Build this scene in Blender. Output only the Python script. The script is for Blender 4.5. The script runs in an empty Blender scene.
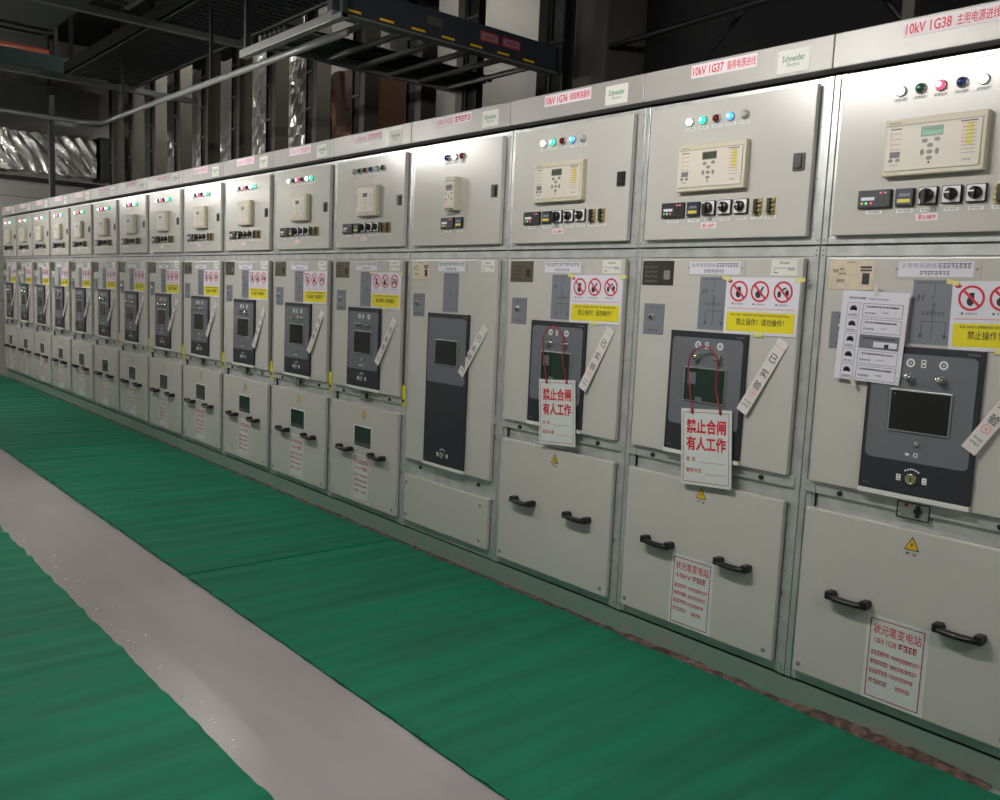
import bpy, bmesh, math, random
from mathutils import Vector, Matrix
random.seed(7)
C = bpy.context.scene.collection
PI = math.pi

# ------------------------------------------------------------------ materials
MATS = {}
def mat(name, col, rough=.5, metal=0.0, emit=None, spec=.5, bump=None, noise=None, ior=None):
    m = bpy.data.materials.new(name); m.use_nodes = True
    nt = m.node_tree; b = nt.nodes['Principled BSDF']
    b.inputs['Base Color'].default_value = (*col, 1)
    b.inputs['Roughness'].default_value = rough
    b.inputs['Metallic'].default_value = metal
    b.inputs['Specular IOR Level'].default_value = spec
    if emit:
        b.inputs['Emission Color'].default_value = (*emit[0], 1)
        b.inputs['Emission Strength'].default_value = emit[1]
    if noise or bump:
        tc = nt.nodes.new('ShaderNodeTexCoord')
    if noise:                       # noise = (scale, other colour, low, high, stretch)
        n = nt.nodes.new('ShaderNodeTexNoise'); n.inputs['Scale'].default_value = noise[0]
        n.inputs['Detail'].default_value = 6
        mp = nt.nodes.new('ShaderNodeMapping'); mp.inputs['Scale'].default_value = noise[4] if len(noise) > 4 else (1, 1, 1)
        nt.links.new(tc.outputs['Object'], mp.inputs['Vector']); nt.links.new(mp.outputs['Vector'], n.inputs['Vector'])
        r = nt.nodes.new('ShaderNodeValToRGB')
        r.color_ramp.elements[0].position = noise[2]; r.color_ramp.elements[1].position = noise[3]
        r.color_ramp.elements[0].color = (*col, 1); r.color_ramp.elements[1].color = (*noise[1], 1)
        nt.links.new(n.outputs['Fac'], r.inputs['Fac']); nt.links.new(r.outputs['Color'], b.inputs['Base Color'])
    if bump:                        # bump = (scale, strength, stretch)
        n2 = nt.nodes.new('ShaderNodeTexNoise'); n2.inputs['Scale'].default_value = bump[0]; n2.inputs['Detail'].default_value = 4
        mp2 = nt.nodes.new('ShaderNodeMapping'); mp2.inputs['Scale'].default_value = bump[2] if len(bump) > 2 else (1, 1, 1)
        nt.links.new(tc.outputs['Object'], mp2.inputs['Vector']); nt.links.new(mp2.outputs['Vector'], n2.inputs['Vector'])
        bp = nt.nodes.new('ShaderNodeBump'); bp.inputs['Strength'].default_value = bump[1]; bp.inputs['Distance'].default_value = .01
        nt.links.new(n2.outputs['Fac'], bp.inputs['Height']); nt.links.new(bp.outputs['Normal'], b.inputs['Normal'])
    MATS[name] = m
    return m

mat('door_paint', (.545, .527, .49), .24, spec=.6, noise=(1.2, (.515, .497, .458), .35, .7))
mat('galvanised', (.62, .635, .62), .33, .5, noise=(14, (.50, .52, .51), .4, .65), bump=(60, .05))
mat('fascia_steel', (.40, .385, .365), .42, .2, noise=(3, (.35, .335, .315), .35, .7))
mat('plinth_steel', (.20, .31, .26), .5, .2, noise=(5, (.27, .29, .25), .45, .68, (1, 1, 2.5)))
mat('beige', (.60, .55, .43), .5)
mat('beige_panel', (.66, .61, .52), .45)
mat('grey_mark', (.22, .21, .19), .5)
mat('black', (.012, .012, .013), .4)
mat('handle_black', (.010, .009, .008), .38)
mat('dark_gap', (.01, .01, .01), .8)
mat('navy', (.020, .022, .028), .45)
mat('panel_grey', (.130, .138, .155), .5)
mat('plate_grey', (.185, .195, .225), .5)
mat('mimic_line', (.07, .075, .09), .5)
mat('screen_glass', (.008, .010, .009), .12, spec=.6)
mat('green_glass', (.010, .030, .020), .15, spec=.6)
mat('silver', (.55, .55, .53), .3, .9)
mat('chrome', (.75, .73, .70), .18, 1.0)
mat('brass', (.42, .33, .14), .45, .6)
mat('gold_plate', (.74, .63, .49), .35, .3, noise=(40, (.64, .54, .42), .4, .7))
mat('dark_plate', (.10, .095, .075), .3, .8)
mat('olive_plate', (.16, .145, .105), .35, .7)
mat('white', (.74, .73, .74), .5)
mat('paper', (.70, .69, .76), .6)
mat('tag_white', (.62, .66, .64), .35)
mat('strip_white', (.70, .66, .63), .5)
mat('off_white', (.72, .71, .65), .5)
mat('red', (.62, .02, .045), .5)
mat('tag_red', (.60, .012, .03), .5)
mat('dull_red', (.40, .03, .05), .5)
mat('pink_paper', (.82, .72, .77), .6)
mat('pale_red', (.75, .35, .34), .6)
mat('pink_ink', (.72, .22, .34), .6)
mat('yellow', (.78, .66, .01), .5)
mat('hazard_yellow', (.75, .46, .01), .45)
mat('tape', (.72, .66, .22), .5)
mat('clear_tape', (.60, .58, .50), .3)
mat('ink', (.02, .02, .025), .6)
mat('soft_ink', (.16, .16, .19), .6)
mat('logo_green', (.02, .22, .08), .5)
mat('label_white', (.78, .78, .76), .5)
mat('lcd_green', (.12, .30, .20), .35, emit=((.20, .55, .36), .12))
mat('lcd_dark', (.035, .045, .02), .3)
mat('led_yellow', (.70, .58, .05), .5)
mat('meter_blue', (.015, .02, .05), .4)
mat('cord_red', (.35, .008, .02), .6)
mat('led_green', (.1, .6, .3), .4, emit=((.15, .9, .4), .6))
mat('led_red', (.6, .05, .1), .4, emit=((.9, .1, .2), .6))
for nm, on, off in (('white', (1, 1, 1), (.55, .54, .50)), ('green', (.02, .90, .38), (.004, .09, .055)),
                    ('red', (1, .06, .14), (.16, .004, .012)), ('blue', (.06, .32, 1), (.010, .03, .14))):
    mat('lens_%s_on' % nm, on, .3, emit=(on, 1.5 if nm != 'white' else 1.6))
    mat('lens_%s_off' % nm, off, .15, spec=.8)
mat('lens_core', (1, 1, 1), .3, emit=((1, .95, .95), 2.4))
mat('tray_steel', (.085, .088, .086), .5, .5)
mat('tray_light', (.22, .225, .22), .5, .5)
mat('tray_dark', (.035, .038, .04), .5, .3)
mat('bar_blue', (.035, .04, .048), .5, .2)
mat('duct_grey', (.115, .113, .10), .6, noise=(2, (.09, .088, .08), .3, .7))
mat('riser_grey', (.085, .076, .06), .55, .1)
mat('cable_black', (.006, .006, .007), .5)
mat('concrete', (.075, .07, .062), .85, noise=(3, (.055, .052, .046), .3, .7))
mat('ceiling_dark', (.014, .014, .015), .9)
mat('wall_white', (.42, .41, .39), .7)
mat('wall_grey', (.50, .49, .46), .75)
mat('panel_cream', (.25, .24, .22), .75)
mat('pipe_red', (.30, .02, .015), .45)
mat('pipe_rust', (.33, .07, .03), .5)
mat('teal_steel', (.045, .075, .07), .5, .3)
mat('debris', (.045, .028, .020), .9, noise=(30, (.19, .115, .09), .42, .68))
mat('foil', (.86, .84, .81), .30, 1.0, bump=(9, .8))
mat('foil_brown', (.20, .11, .075), .35, 1.0, bump=(4, .8))
mat('lamp_body', (.7, .7, .68), .4)
mat('lamp_tube', (1, 1, 1), .5, emit=((1, .975, .93), 240))
mat('floor_paint', (.37, .335, .345), .24, spec=.5, noise=(1.6, (.31, .275, .285), .35, .7, (.6, 1.6, 1)), bump=(3, .06, (3, .4, 1)))
mat('mat_green', (.006, .165, .092), .75, spec=.2, noise=(3.0, (.012, .110, .062), .35, .7, (3.4, .30, 1)), bump=(160, .12))

# ------------------------------------------------------------------ mesh builder
TEXT = {}
def text_mesh(s, bold=0.0):
    k = (s, bold)
    if k in TEXT: return TEXT[k]
    cu = bpy.data.curves.new('glyphs', 'FONT'); cu.body = s; cu.size = 1; cu.resolution_u = 2
    cu.fill_mode = 'FRONT'; cu.offset = bold
    o = bpy.data.objects.new('glyphs', cu); C.objects.link(o)
    bpy.context.view_layer.update()
    me = bpy.data.meshes.new_from_object(o.evaluated_get(bpy.context.evaluated_depsgraph_get()))
    vs = [v.co.copy() for v in me.vertices]; fs = [tuple(p.vertices) for p in me.polygons]
    bpy.data.objects.remove(o); bpy.data.curves.remove(cu); bpy.data.meshes.remove(me)
    if vs:
        x0 = min(v.x for v in vs); x1 = max(v.x for v in vs); y0 = min(v.y for v in vs); y1 = max(v.y for v in vs)
    else: x0 = x1 = y0 = y1 = 0
    TEXT[k] = (vs, fs, x0, x1, y0, y1)
    return TEXT[k]

class MB:
    def __init__(s): s.v = []; s.f = []; s.m = []; s.sm = []; s.names = []
    def mi(s, n):
        if n not in s.names: s.names.append(n)
        return s.names.index(n)
    def add(s, vs, fs, m, smooth=False):
        o = len(s.v); s.v += [Vector(v) for v in vs]; k = s.mi(m)
        for f in fs: s.f.append(tuple(i + o for i in f)); s.m.append(k); s.sm.append(smooth)
        return s
    def box(s, x0, x1, y0, y1, z0, z1, m, bev=0):
        if bev:
            bm = bmesh.new(); bmesh.ops.create_cube(bm, size=1)
            for v in bm.verts: v.co = Vector(((x0+x1)/2 + v.co.x*(x1-x0), (y0+y1)/2 + v.co.y*(y1-y0), (z0+z1)/2 + v.co.z*(z1-z0)))
            bmesh.ops.bevel(bm, geom=bm.edges[:], offset=bev, segments=2, profile=.6, affect='EDGES')
            bm.verts.index_update()
            s.add([v.co.copy() for v in bm.verts], [tuple(v.index for v in f.verts) for f in bm.faces], m); bm.free()
        else:
            s.add([(x0,y0,z0),(x1,y0,z0),(x1,y1,z0),(x0,y1,z0),(x0,y0,z1),(x1,y0,z1),(x1,y1,z1),(x0,y1,z1)],
                  [(3,2,1,0),(4,5,6,7),(0,1,5,4),(1,2,6,5),(2,3,7,6),(3,0,4,7)], m)
        return s
    def rect(s, x0, x1, z0, z1, y, m):            # flat mark facing -Y
        return s.add([(x0,y,z0),(x1,y,z0),(x1,y,z1),(x0,y,z1)], [(0,1,2,3)], m)
    def border(s, x0, x1, z0, z1, w, y, m):
        s.rect(x0, x1, z1-w, z1, y, m); s.rect(x0, x1, z0, z0+w, y, m)
        s.rect(x0, x0+w, z0+w, z1-w, y, m); s.rect(x1-w, x1, z0+w, z1-w, y, m); return s
    def poly(s, pts, y, m): return s.add([(x,y,z) for x, z in pts], [tuple(range(len(pts)))], m)
    def line(s, a, b, w, y, m):
        d = Vector((b[0]-a[0], b[1]-a[1])).normalized()*w/2
        return s.poly([(a[0]+d.y,a[1]-d.x),(b[0]+d.y,b[1]-d.x),(b[0]-d.y,b[1]+d.x),(a[0]-d.y,a[1]+d.x)], y, m)
    def disc(s, x, z, r, y, m, n=20, sx=1): return s.poly([(x+sx*r*math.cos(2*PI*i/n), z+r*math.sin(2*PI*i/n)) for i in range(n)], y, m)
    def ring(s, x, z, r0, r1, y, m, n=24):
        vs = []; fs = []
        for i in range(n):
            c, q = math.cos(2*PI*i/n), math.sin(2*PI*i/n); vs += [(x+r0*c,y,z+r0*q),(x+r1*c,y,z+r1*q)]
        for i in range(n): j = (i+1) % n; fs.append((2*i, 2*i+1, 2*j+1, 2*j))
        return s.add(vs, fs, m)
    def rrect(s, x0, x1, z0, z1, r, y0, y1, m, n=5):   # rounded plate, thickness y0..y1 (y0 = front)
        p = []
        for cx, cz, a in ((x1-r,z1-r,0),(x0+r,z1-r,90),(x0+r,z0+r,180),(x1-r,z0+r,270)):
            for i in range(n+1): t = math.radians(a+90*i/n); p.append((cx+r*math.cos(t), cz+r*math.sin(t)))
        k = len(p); vs = [(x,y0,z) for x, z in p]+[(x,y1,z) for x, z in p]
        return s.add(vs, [tuple(range(k))]+[(i, i+k, (i+1) % k+k, (i+1) % k) for i in range(k)], m)
    def lathe(s, x, z, prof, m, n=20):              # prof: (radius, y), axis along Y
        vs = []; fs = []
        for r, y in prof:
            for i in range(n): vs.append((x+r*math.cos(2*PI*i/n), y, z+r*math.sin(2*PI*i/n)))
        for k in range(len(prof)-1):
            for i in range(n): j = (i+1) % n; fs.append((k*n+i, k*n+j, (k+1)*n+j, (k+1)*n+i))
        fs.append(tuple((len(prof)-1)*n+i for i in range(n)))
        return s.add(vs, fs, m, True)
    def tube(s, pts, r, m, n=8, closed=False, ry=None):
        pts = [Vector(p) for p in pts]; vs = []; fs = []
        for i, p in enumerate(pts):
            d = (pts[min(i+1, len(pts)-1)]-pts[max(i-1, 0)]).normalized()
            a = Vector((0,0,1)) if abs(d.z) < .9 else Vector((0,1,0))
            u = d.cross(a).normalized(); w = u.cross(d)
            for k in range(n): t = 2*PI*k/n; vs.append(p+u*r*math.cos(t)+w*(ry or r)*math.sin(t))
        for i in range(len(pts)-1):
            for k in range(n): j = (k+1) % n; fs.append((i*n+k, i*n+j, (i+1)*n+j, (i+1)*n+k))
        fs.append(tuple(range(n))[::-1]); fs.append(tuple((len(pts)-1)*n+k for k in range(n)))
        return s.add(vs, fs, m, True)
    def text(s, t, x0, x1, z0, z1, y, m, bold=0.0, keep=False):  # fit into the rectangle
        vs, fs, a, b, c, d = text_mesh(t, bold)
        if not fs: return s
        kx = (x1-x0)/max(b-a, 1e-6); kz = (z1-z0)/max(d-c, 1e-6)
        if keep:
            k = min(kx, kz); x0 += ((x1-x0)-k*(b-a))/2; z0 += ((z1-z0)-k*(d-c))/2; kx = kz = k
        return s.add([(x0+(v.x-a)*kx, y, z0+(v.y-c)*kz) for v in vs], fs, m)
    def scrawl(s, x0, x1, z0, z1, y, m, n=8, seed=1):    # print too small to read: short broken strokes
        r = random.Random(seed); w = (x1-x0)/n
        for i in range(n):
            xa = x0+i*w+w*.1; xb = x0+(i+1)*w-w*.08; h = z1-z0
            s.rect(xa, xb, z0+h*r.uniform(.7,.82), z1, y, m)
            s.rect(xa, xb, z0+h*.35, z0+h*r.uniform(.45,.55), y, m)
            xm = r.uniform(xa, xb-w*.2); s.rect(xm, xm+w*.2, z0, z1, y, m)
            if r.random() < .6: s.rect(xa, xb, z0, z0+h*.15, y, m)
        return s
    def shift(s, f): s.v = [Vector(f(v)) for v in s.v]; return s
    def mesh(s, name):
        me = bpy.data.meshes.new(name); me.from_pydata([tuple(v) for v in s.v], [], s.f)
        for n in s.names: me.materials.append(MATS[n])
        me.polygons.foreach_set('material_index', s.m); me.polygons.foreach_set('use_smooth', s.sm)
        me.update(); return me

CACHE = {}
def part(name, key, fn, parent=None, loc=(0,0,0), label=None, rot=None):
    """one mesh object; objects with the same key share their mesh data"""
    if key not in CACHE: mb = MB(); fn(mb); CACHE[key] = mb.mesh(name)
    o = bpy.data.objects.new(name, CACHE[key]); C.objects.link(o)
    o.location = loc
    if rot: o.rotation_euler = rot
    if parent: o.parent = parent
    if label: o['label'] = label
    return o
def tag(o, label=None, cat=None, group=None, kind=None):
    if label: o['label'] = label
    if cat: o['category'] = cat
    if group: o['group'] = group
    if kind: o['kind'] = kind
    return o
def empty(name, loc, label, cat, group=None):
    o = bpy.data.objects.new(name, None); C.objects.link(o); o.location = loc; o.empty_display_size = .1
    return tag(o, label, cat, group)
def struct(name, fn):
    return tag(part(name, 'S_'+name, fn), kind='structure')

# ------------------------------------------------------------------ room
X_END, Y_FRONT, X_NEAR, Y_BACK, Z_TOP = -12.62, -4.9, 6.0, 3.8, 4.75
struct('floor', lambda m: m.box(X_END-.1, X_NEAR+.1, Y_FRONT-.1, Y_BACK+.1, -.2, 0, 'floor_paint'))
struct('ceiling', lambda m: m.box(X_END-.1, X_NEAR+.1, Y_FRONT-.1, Y_BACK+.1, Z_TOP, Z_TOP+.15, 'ceiling_dark'))
def wall_left(m):
    m.box(X_END-.1, X_END, Y_FRONT, Y_BACK, 0, Z_TOP, 'wall_grey')
    for z in (1.02, 1.34, 2.5): m.box(X_END, X_END+.004, Y_FRONT, Y_BACK, z, z+.012, 'grey_mark')
struct('wall_left', wall_left)
struct('wall_front', lambda m: m.box(X_END-.1, X_NEAR+.1, Y_FRONT-.1, Y_FRONT, 0, Z_TOP, 'wall_white'))
struct('wall_right', lambda m: m.box(X_NEAR, X_NEAR+.1, Y_FRONT, Y_BACK, 0, Z_TOP, 'wall_white'))
struct('wall_back', lambda m: m.box(X_END-.1, X_NEAR+.1, Y_BACK, Y_BACK+.1, 0, Z_TOP, 'ceiling_dark'))
struct('baseboard_left', lambda m: m.box(X_END, X_END+.015, Y_FRONT, -.05, 0, .1, 'plinth_steel'))
struct('wall_partition', lambda m: m.box(-6.15, -4.33, 2.6, 2.7, 0, Z_TOP, 'panel_cream'))
def column(m):
    m.box(-2.73, -2.44, 1.46, 1.85, 0, Z_TOP, 'concrete', .02)
struct('trim_column', column)

def plinth(m):
    m.box(-12, .8, .0, 1.4, 0, .088, 'plinth_steel')
    m.box(-12, .8, .012, 1.38, .088, .1, 'dark_gap')
struct('baseboard_plinth', plinth)

# rubber mats with ripples across the walkway
def sheet(m, x0, x1, y0, y1, nx, ny, hfun, efun, th, mt):
    vs = []; fs = []
    for i in range(nx+1):
        for j in range(ny+1):
            x = x0+(x1-x0)*i/nx; t = j/ny
            ya, yb = efun(x); y = ya+(yb-ya)*t
            vs.append((x, y, th+hfun(x, y)))
    q = ny+1
    for i in range(nx):
        for j in range(ny): fs.append((i*q+j, (i+1)*q+j, (i+1)*q+j+1, i*q+j+1))
    m.add(vs, fs, mt, True)
    n0 = len(vs)                                    # skirt down to the floor
    rim = [i*q for i in range(nx+1)]+[nx*q+j for j in range(1, q)]+[i*q+ny for i in range(nx-1, -1, -1)]+[j for j in range(ny-1, 0, -1)]
    vv = [vs[r] for r in rim]; k = len(rim)
    m.add(vv+[(v[0], v[1], .0005) for v in vv], [(i, i+k, (i+1) % k+k, (i+1) % k) for i in range(k)], mt)
R = random.Random(3)
WV = [(R.uniform(18, 46), R.uniform(-2.2, 2.2), R.uniform(0, 6.3), R.uniform(.5, 1)) for _ in range(7)]
def ripple(amp, lo=-1.73, hi=-.02, calm=False):
    def h(x, y):
        fade = max(0, min(1, (hi-y)/.22))**.8*.8+.2
        if calm: fade *= .28+.72*max(0, min(1, (-.4-x)/1.3))
        s = sum(a*math.sin(k*x+ky*y+p) for k, ky, p, a in WV)/2.0
        env = .35+.65*(.5+.5*math.sin(1.1*x+.7*y+1.3))
        return fade*amp*(.5+.5*max(-1, min(1, s)))**1.6*env
    return h
def wob(x, a=.006, p=0): return a*(math.sin(9.1*x+p)+math.sin(23.7*x+2*p)+.6*math.sin(51*x+p*3))/2
M_FAR = part('rubber_mat', 'mat1', lambda m: sheet(m, -12.3, -2.455, -1.215, -.02, 620, 24, ripple(.022), lambda x: (-1.218+wob(x, .002), -.03+wob(x, .006, 1)), .005, 'mat_green'))
tag(M_FAR, 'green rubber mat running along the far cabinets to the end wall', 'mat', 'green rubber floor mats')
M_NEAR = part('rubber_mat', 'mat2', lambda m: sheet(m, -2.44, 1.6, -1.215, -.02, 320, 24, ripple(.028, calm=True), lambda x: (-1.215+wob(x, .002, 2), -.035+wob(x, .008, 4)), .006, 'mat_green'))
tag(M_NEAR, 'green rippled rubber mat in front of the four nearest cabinets', 'mat', 'green rubber floor mats')
M_LOW = part('rubber_mat', 'mat3', lambda m: sheet(m, -9.5, 1.5, -2.75, -1.73, 420, 24, ripple(.018, hi=-1.5), lambda x: (-2.78, -1.732+wob(x, .004, 5)), .005, 'mat_green'))
tag(M_LOW, 'green rubber mat at the lower left, across the bare floor strip from the cabinets', 'mat', 'green rubber floor mats')

# ragged dirt line between mat and plinth
def dirt(m):
    r = random.Random(11); n = 420; vs = []; fs = []
    for i in range(n+1):
        x = -11.9+12.6*i/n
        big = max(0, 1-abs(x-.34)/.36)**.5+.55*max(0, 1-abs(x+.45)/.33)**.5
        w = .010+.012*r.random()+.024*big; h = .003+.007*r.random()+.022*big*(.6+.4*r.random())
        y = -.034+.006*r.random()-.004*big
        vs += [(x, y-w*.35, .004), (x, y+w*.1, h*.7+.003), (x, -.0015, h)]
    for i in range(n):
        for j in (0, 1): fs.append((3*i+j, 3*i+3+j, 3*i+4+j, 3*i+1+j))
    m.add(vs, fs, 'debris', True)
tag(part('dirt_line', 'dirt', dirt), 'ragged reddish brown dirt and sealant along the foot of the cabinets', 'dirt', kind='stuff')
def bits(m):
    r = random.Random(5)
    for i in range(46):
        x = r.uniform(-3.6, .2); y = -1.70+abs(r.gauss(0, .05)); a = r.uniform(.0015, .005); h = .0015
        c = r.choice(['white', 'clear_tape', 'pale_red', 'clear_tape', 'grey_mark'])
        t = r.uniform(0, 3)
        pts = [(x+a*math.cos(t+k*1.57), y+a*math.sin(t+k*1.57)) for k in range(4)]
        m.add([(p, q, .0006) for p, q in pts]+[(p, q, h) for p, q in pts], [(4,5,6,7),(0,1,5,4),(1,2,6,5),(2,3,7,6),(3,0,4,7)], c)
tag(part('litter', 'bits', bits), 'tiny scraps of paper and plastic strewn on the bare floor strip', 'litter', kind='stuff')

# ------------------------------------------------------------------ cabinet pieces (local: x 0..0.8, front -Y)
W = .8; DY = -.03          # door front plane
def f_frame(m):
    g = 'galvanised'
    m.box(.003, W-.003, .03, 1.4, .10, 2.155, 'dark_gap')
    m.box(.004, W-.004, .0, .05, .10, 2.16, g)
    for a, b in ((.0015, .022), (W-.022, W-.0015)): m.box(a, b, -.008, .02, .10, 2.16, g, .002)
    for a, b in ((.024, .042), (W-.043, W-.024)): m.box(a, b, -.003, .0, .10, 2.16, g)
    for a, b in ((1.572, 1.606), (1.612, 1.634), (2.142, 2.158)): m.box(.022, W-.022, -.006, .0, a, b, g, .0015)
    m.rect(.002, W-.002, 1.606, 1.612, -.0085, 'dark_gap')
    m.box(.022, W-.022, -.012, .0, .772, .812, g, .002)
    m.box(.06, .062, -.0125, -.0, .725, .80, 'dark_gap')
    m.box(.05, W-.05, .25, 1.2, 2.155, 2.18, 'dark_gap')
    for x in (.012, W-.012):
        for z in (1.592, 1.575, 1.625, 2.13, .125, .112): m.disc(x, z, .0035, -.0086, 'grey_mark', 8)
    for z in [.3+.17*i for i in range(11)]: m.disc(W-.034, z, .003, -.0036, 'grey_mark', 6)
    for z in (.70, .38): m.box(W-.038, W-.034, -.008, -.003, z, z+.016, 'grey_mark')
def f_fascia(m):
    m.box(.0008, W-.0008, -.03, .03, 2.178, 2.288, 'fascia_steel', .004)
    m.box(.03, W-.03, .03, .25, 2.18, 2.2, 'dark_gap')
def f_label(txt):
    def f(m):
        m.rect(.228, .512, 2.231, 2.279, -.0312, 'pink_paper')
        if txt[1]:
            m.text(txt[0], .236, .372, 2.239, 2.271, -.0316, 'red', .02); m.text(txt[1], .386, .506, 2.239, 2.271, -.0316, 'red', .01)
        else: c = 'red' if txt[0][-1] == '5' else 'pink_ink'; m.text(txt[0], .240, .36, 2.242, 2.268, -.0316, c, .0); m.scrawl(.38, .50, 2.242, 2.268, -.0316, c, 5, 4)
    return f
def f_maker(m):
    m.rect(.594, .716, 2.190, 2.266, -.0312, 'off_white')
    m.text('Schneider', .612, .698, 2.226, 2.248, -.0316, 'logo_green', .012)
    m.text('Electric', .632, .680, 2.210, 2.222, -.0316, 'logo_green')
def f_updoor(m):
    m.box(.046, .754, DY, -.0065, 1.638, 2.14, 'door_paint', .004)
def f_latch(m):
    m.rrect(.686, .730, 1.858, 1.917, .004, DY-.004, DY, 'black'); m.box(.697, .719, DY-.009, DY-.004, 1.866, 1.908, 'handle_black', .002)
def lamp(state):
    c, s = state.split('_')
    def f(m):
        m.lathe(0, 0, [(.0165, 0), (.0165, -.005), (.0135, -.008)], 'silver')
        l = 'lens_%s_%s' % (c, s)
        m.lathe(0, 0, [(.0135, -.007), (.0130, -.014), (.0095, -.019), (.004, -.021)], l)
        if s == 'on' and c in ('red', 'green', 'blue'): m.disc(0, 0, .0075 if c == 'red' else .0045, -.0215, 'lens_core', 12)
    return f
def f_lamp_text(n, x0):
    def f(m):
        for i in range(n): m.rect(x0+.06*i-.022, x0+.06*i+.022, 2.041, 2.052, DY-.0008, 'label_white'); m.scrawl(x0+.06*i-.018, x0+.06*i+.018, 2.043, 2.050, DY-.0012, 'soft_ink', 4, i)
    return f
# protection relays
def f_relayA(m):
    y = DY-.028
    m.box(.212, .512, y, DY, 1.812, 1.982, 'beige', .004)
    m.box(.222, .500, y-.0035, y, 1.826, 1.960, 'beige_panel', .002)
    m.rect(.218, .506, 1.9615, 1.9635, y-.0005, 'grey_mark')
    m.text('SEPAM', .224, .262, 1.967, 1.973, y-.0005, 'grey_mark') if False else m.scrawl(.226, .262, 1.967, 1.973, y-.0006, 'grey_mark', 5, 2)
def f_dispA(l):
    def f(m):
        y = DY-.0318; m.rect(.327, .392, 1.922, 1.951, y, 'grey_mark'); m.rect(.330, .389, 1.925, 1.948, y-.0006, l)
        if l == 'lcd_green': m.scrawl(.334, .386, 1.938, 1.945, y-.0010, 'soft_ink', 8, 3)
    return f
def f_keysA(m):
    y = DY-.0318
    for x, z in ((.340,1.909),(.377,1.911),(.357,1.895),(.357,1.876),(.357,1.858)): m.disc(x, z, .0062, y, 'grey_mark', 14, 1.5)
    for x in (.335, .379): m.disc(x, 1.876, .0095, y, 'grey_mark', 14, .65)
    m.disc(.357, 1.845, .0035, y, 'ink', 10)
def f_ledsA(m):
    y = DY-.0318
    for x in (.240, .262): m.disc(x, 1.858, .006, y, 'grey_mark', 12, 1.3)
    m.scrawl(.238, .262, 1.842, 1.846, y, 'soft_ink', 4, 9)
    m.rect(.236, .268, 1.866, 1.884, y, 'soft_ink')
    for i in range(4): m.rect(.236, .268, 1.890+.0155*i, 1.8915+.0155*i, y, 'grey_mark')
    m.rect(.234, .268, 1.950, 1.953, y, 'ink')
    m.rect(.2355, .2375, 1.888, 1.948, y-.0003, 'pale_red')
def f_ledsA2(m):
    y = DY-.0318
    for i in range(9):
        z = 1.863+.0105*i; m.rect(.448, .486, z, z+.0015, y-.0006, 'grey_mark')
    for i in range(7):
        z = 1.884+.0095*i; m.rect(.459, .477, z, z+.0085, y-.0002, 'led_yellow'); m.disc(.4475, z+.004, .002, y-.0008, 'led_red', 6)
    m.rect(.440, .488, 1.953, 1.956, y, 'ink'); m.scrawl(.452, .476, 1.842, 1.847, y, 'soft_ink', 4, 8)
def f_relayB(m):
    y = DY-.045
    m.box(.372, .455, y, DY, 1.806, 1.97, 'beige', .004); m.box(.378, .449, y-.003, y, 1.822, 1.945, 'beige_panel', .0015)
    m.rect(.376, .452, 1.948, 1.951, y-.0006, 'grey_mark'); m.rect(.380, .447, 1.8105, 1.8155, y-.0006, 'ink')
def f_dispB(m): m.rect(.385, .440, 1.902, 1.931, DY-.0485, 'grey_mark'); m.rect(.392, .434, 1.907, 1.927, DY-.0490, 'plate_grey'); m.scrawl(.394, .431, 1.915, 1.924, DY-.0494, 'ink', 4, 2)
def f_keysB(m):
    for x, z in ((.39,1.888),(.434,1.888),(.412,1.874),(.39,1.86),(.434,1.86)): m.disc(x, z, .006, DY-.0485, 'grey_mark', 12)
    for z in (1.845, 1.835): m.rect(.386, .406, z, z+.004, DY-.0485, 'pale_red')
def f_relayC(m):
    y = DY-.036
    m.box(.313, .523, y, DY, 1.81, 1.98, 'beige', .012); m.box(.328, .508, y-.004, y+.002, 1.830, 1.955, 'beige_panel', .003)
    for a in (.378, .452): m.rect(a, a+.0015, 1.838, 1.945, y-.0045, 'grey_mark')
def f_dispC(m): m.rect(.397, .443, 1.915, 1.937, DY-.0408, 'ink'); m.rect(.402, .438, 1.919, 1.933, DY-.0414, 'lcd_dark')
def f_keysC(m):
    y = DY-.0408
    for i in range(6): m.rect(.335, .350, 1.86+.013*i, 1.864+.013*i, y, 'grey_mark')
    for x in (.405, .420, .435):
        for z in (1.90, 1.885): m.disc(x, z, .004, y, 'grey_mark', 10)
    m.rect(.415, .428, 1.842, 1.870, y, 'pale_red')
def f_keysC2(m):
    for i in range(6): m.rect(.470, .492, 1.86+.013*i, 1.863+.013*i, DY-.0408, 'soft_ink')
# meter row
def f_temp(m):
    m.box(.135, .242, DY-.012, DY, 1.7195, 1.7765, 'black', .003)
    y = DY-.0125; m.rect(.141, .236, 1.725, 1.771, y, 'tray_dark')
    m.rect(.147, .190, 1.744, 1.754, y-.0006, 'paper')
    for x, c in ((.150,'led_yellow'),(.164,'led_green'),(.180,'led_red')): m.disc(x, 1.735, .0042, y-.0006, c, 10)
    m.rect(.200, .230, 1.732, 1.762, y-.0006, 'black'); m.rect(.206, .214, 1.763, 1.768, y-.0006, 'led_red'); m.rect(.220, .228, 1.763, 1.768, y-.0006, 'pale_red')
def f_counter(m):
    m.box(.2555, .3125, DY-.012, DY, 1.7215, 1.7755, 'black', .003)
    y = DY-.0125; m.rect(.260, .308, 1.726, 1.771, y, 'meter_blue'); m.rect(.268, .302, 1.7505, 1.760, y-.0006, 'plate_grey'); m.rect(.264, .304, 1.732, 1.743, y-.0006, 'led_yellow')
def f_swplate(m):
    m.box(-.0285, .0285, DY-.010, DY, 1.7235, 1.7765, 'black', .003); m.rrect(-.0255, .0255, 1.7265, 1.7735, .003, DY-.0115, DY-.010, 'label_white')
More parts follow.
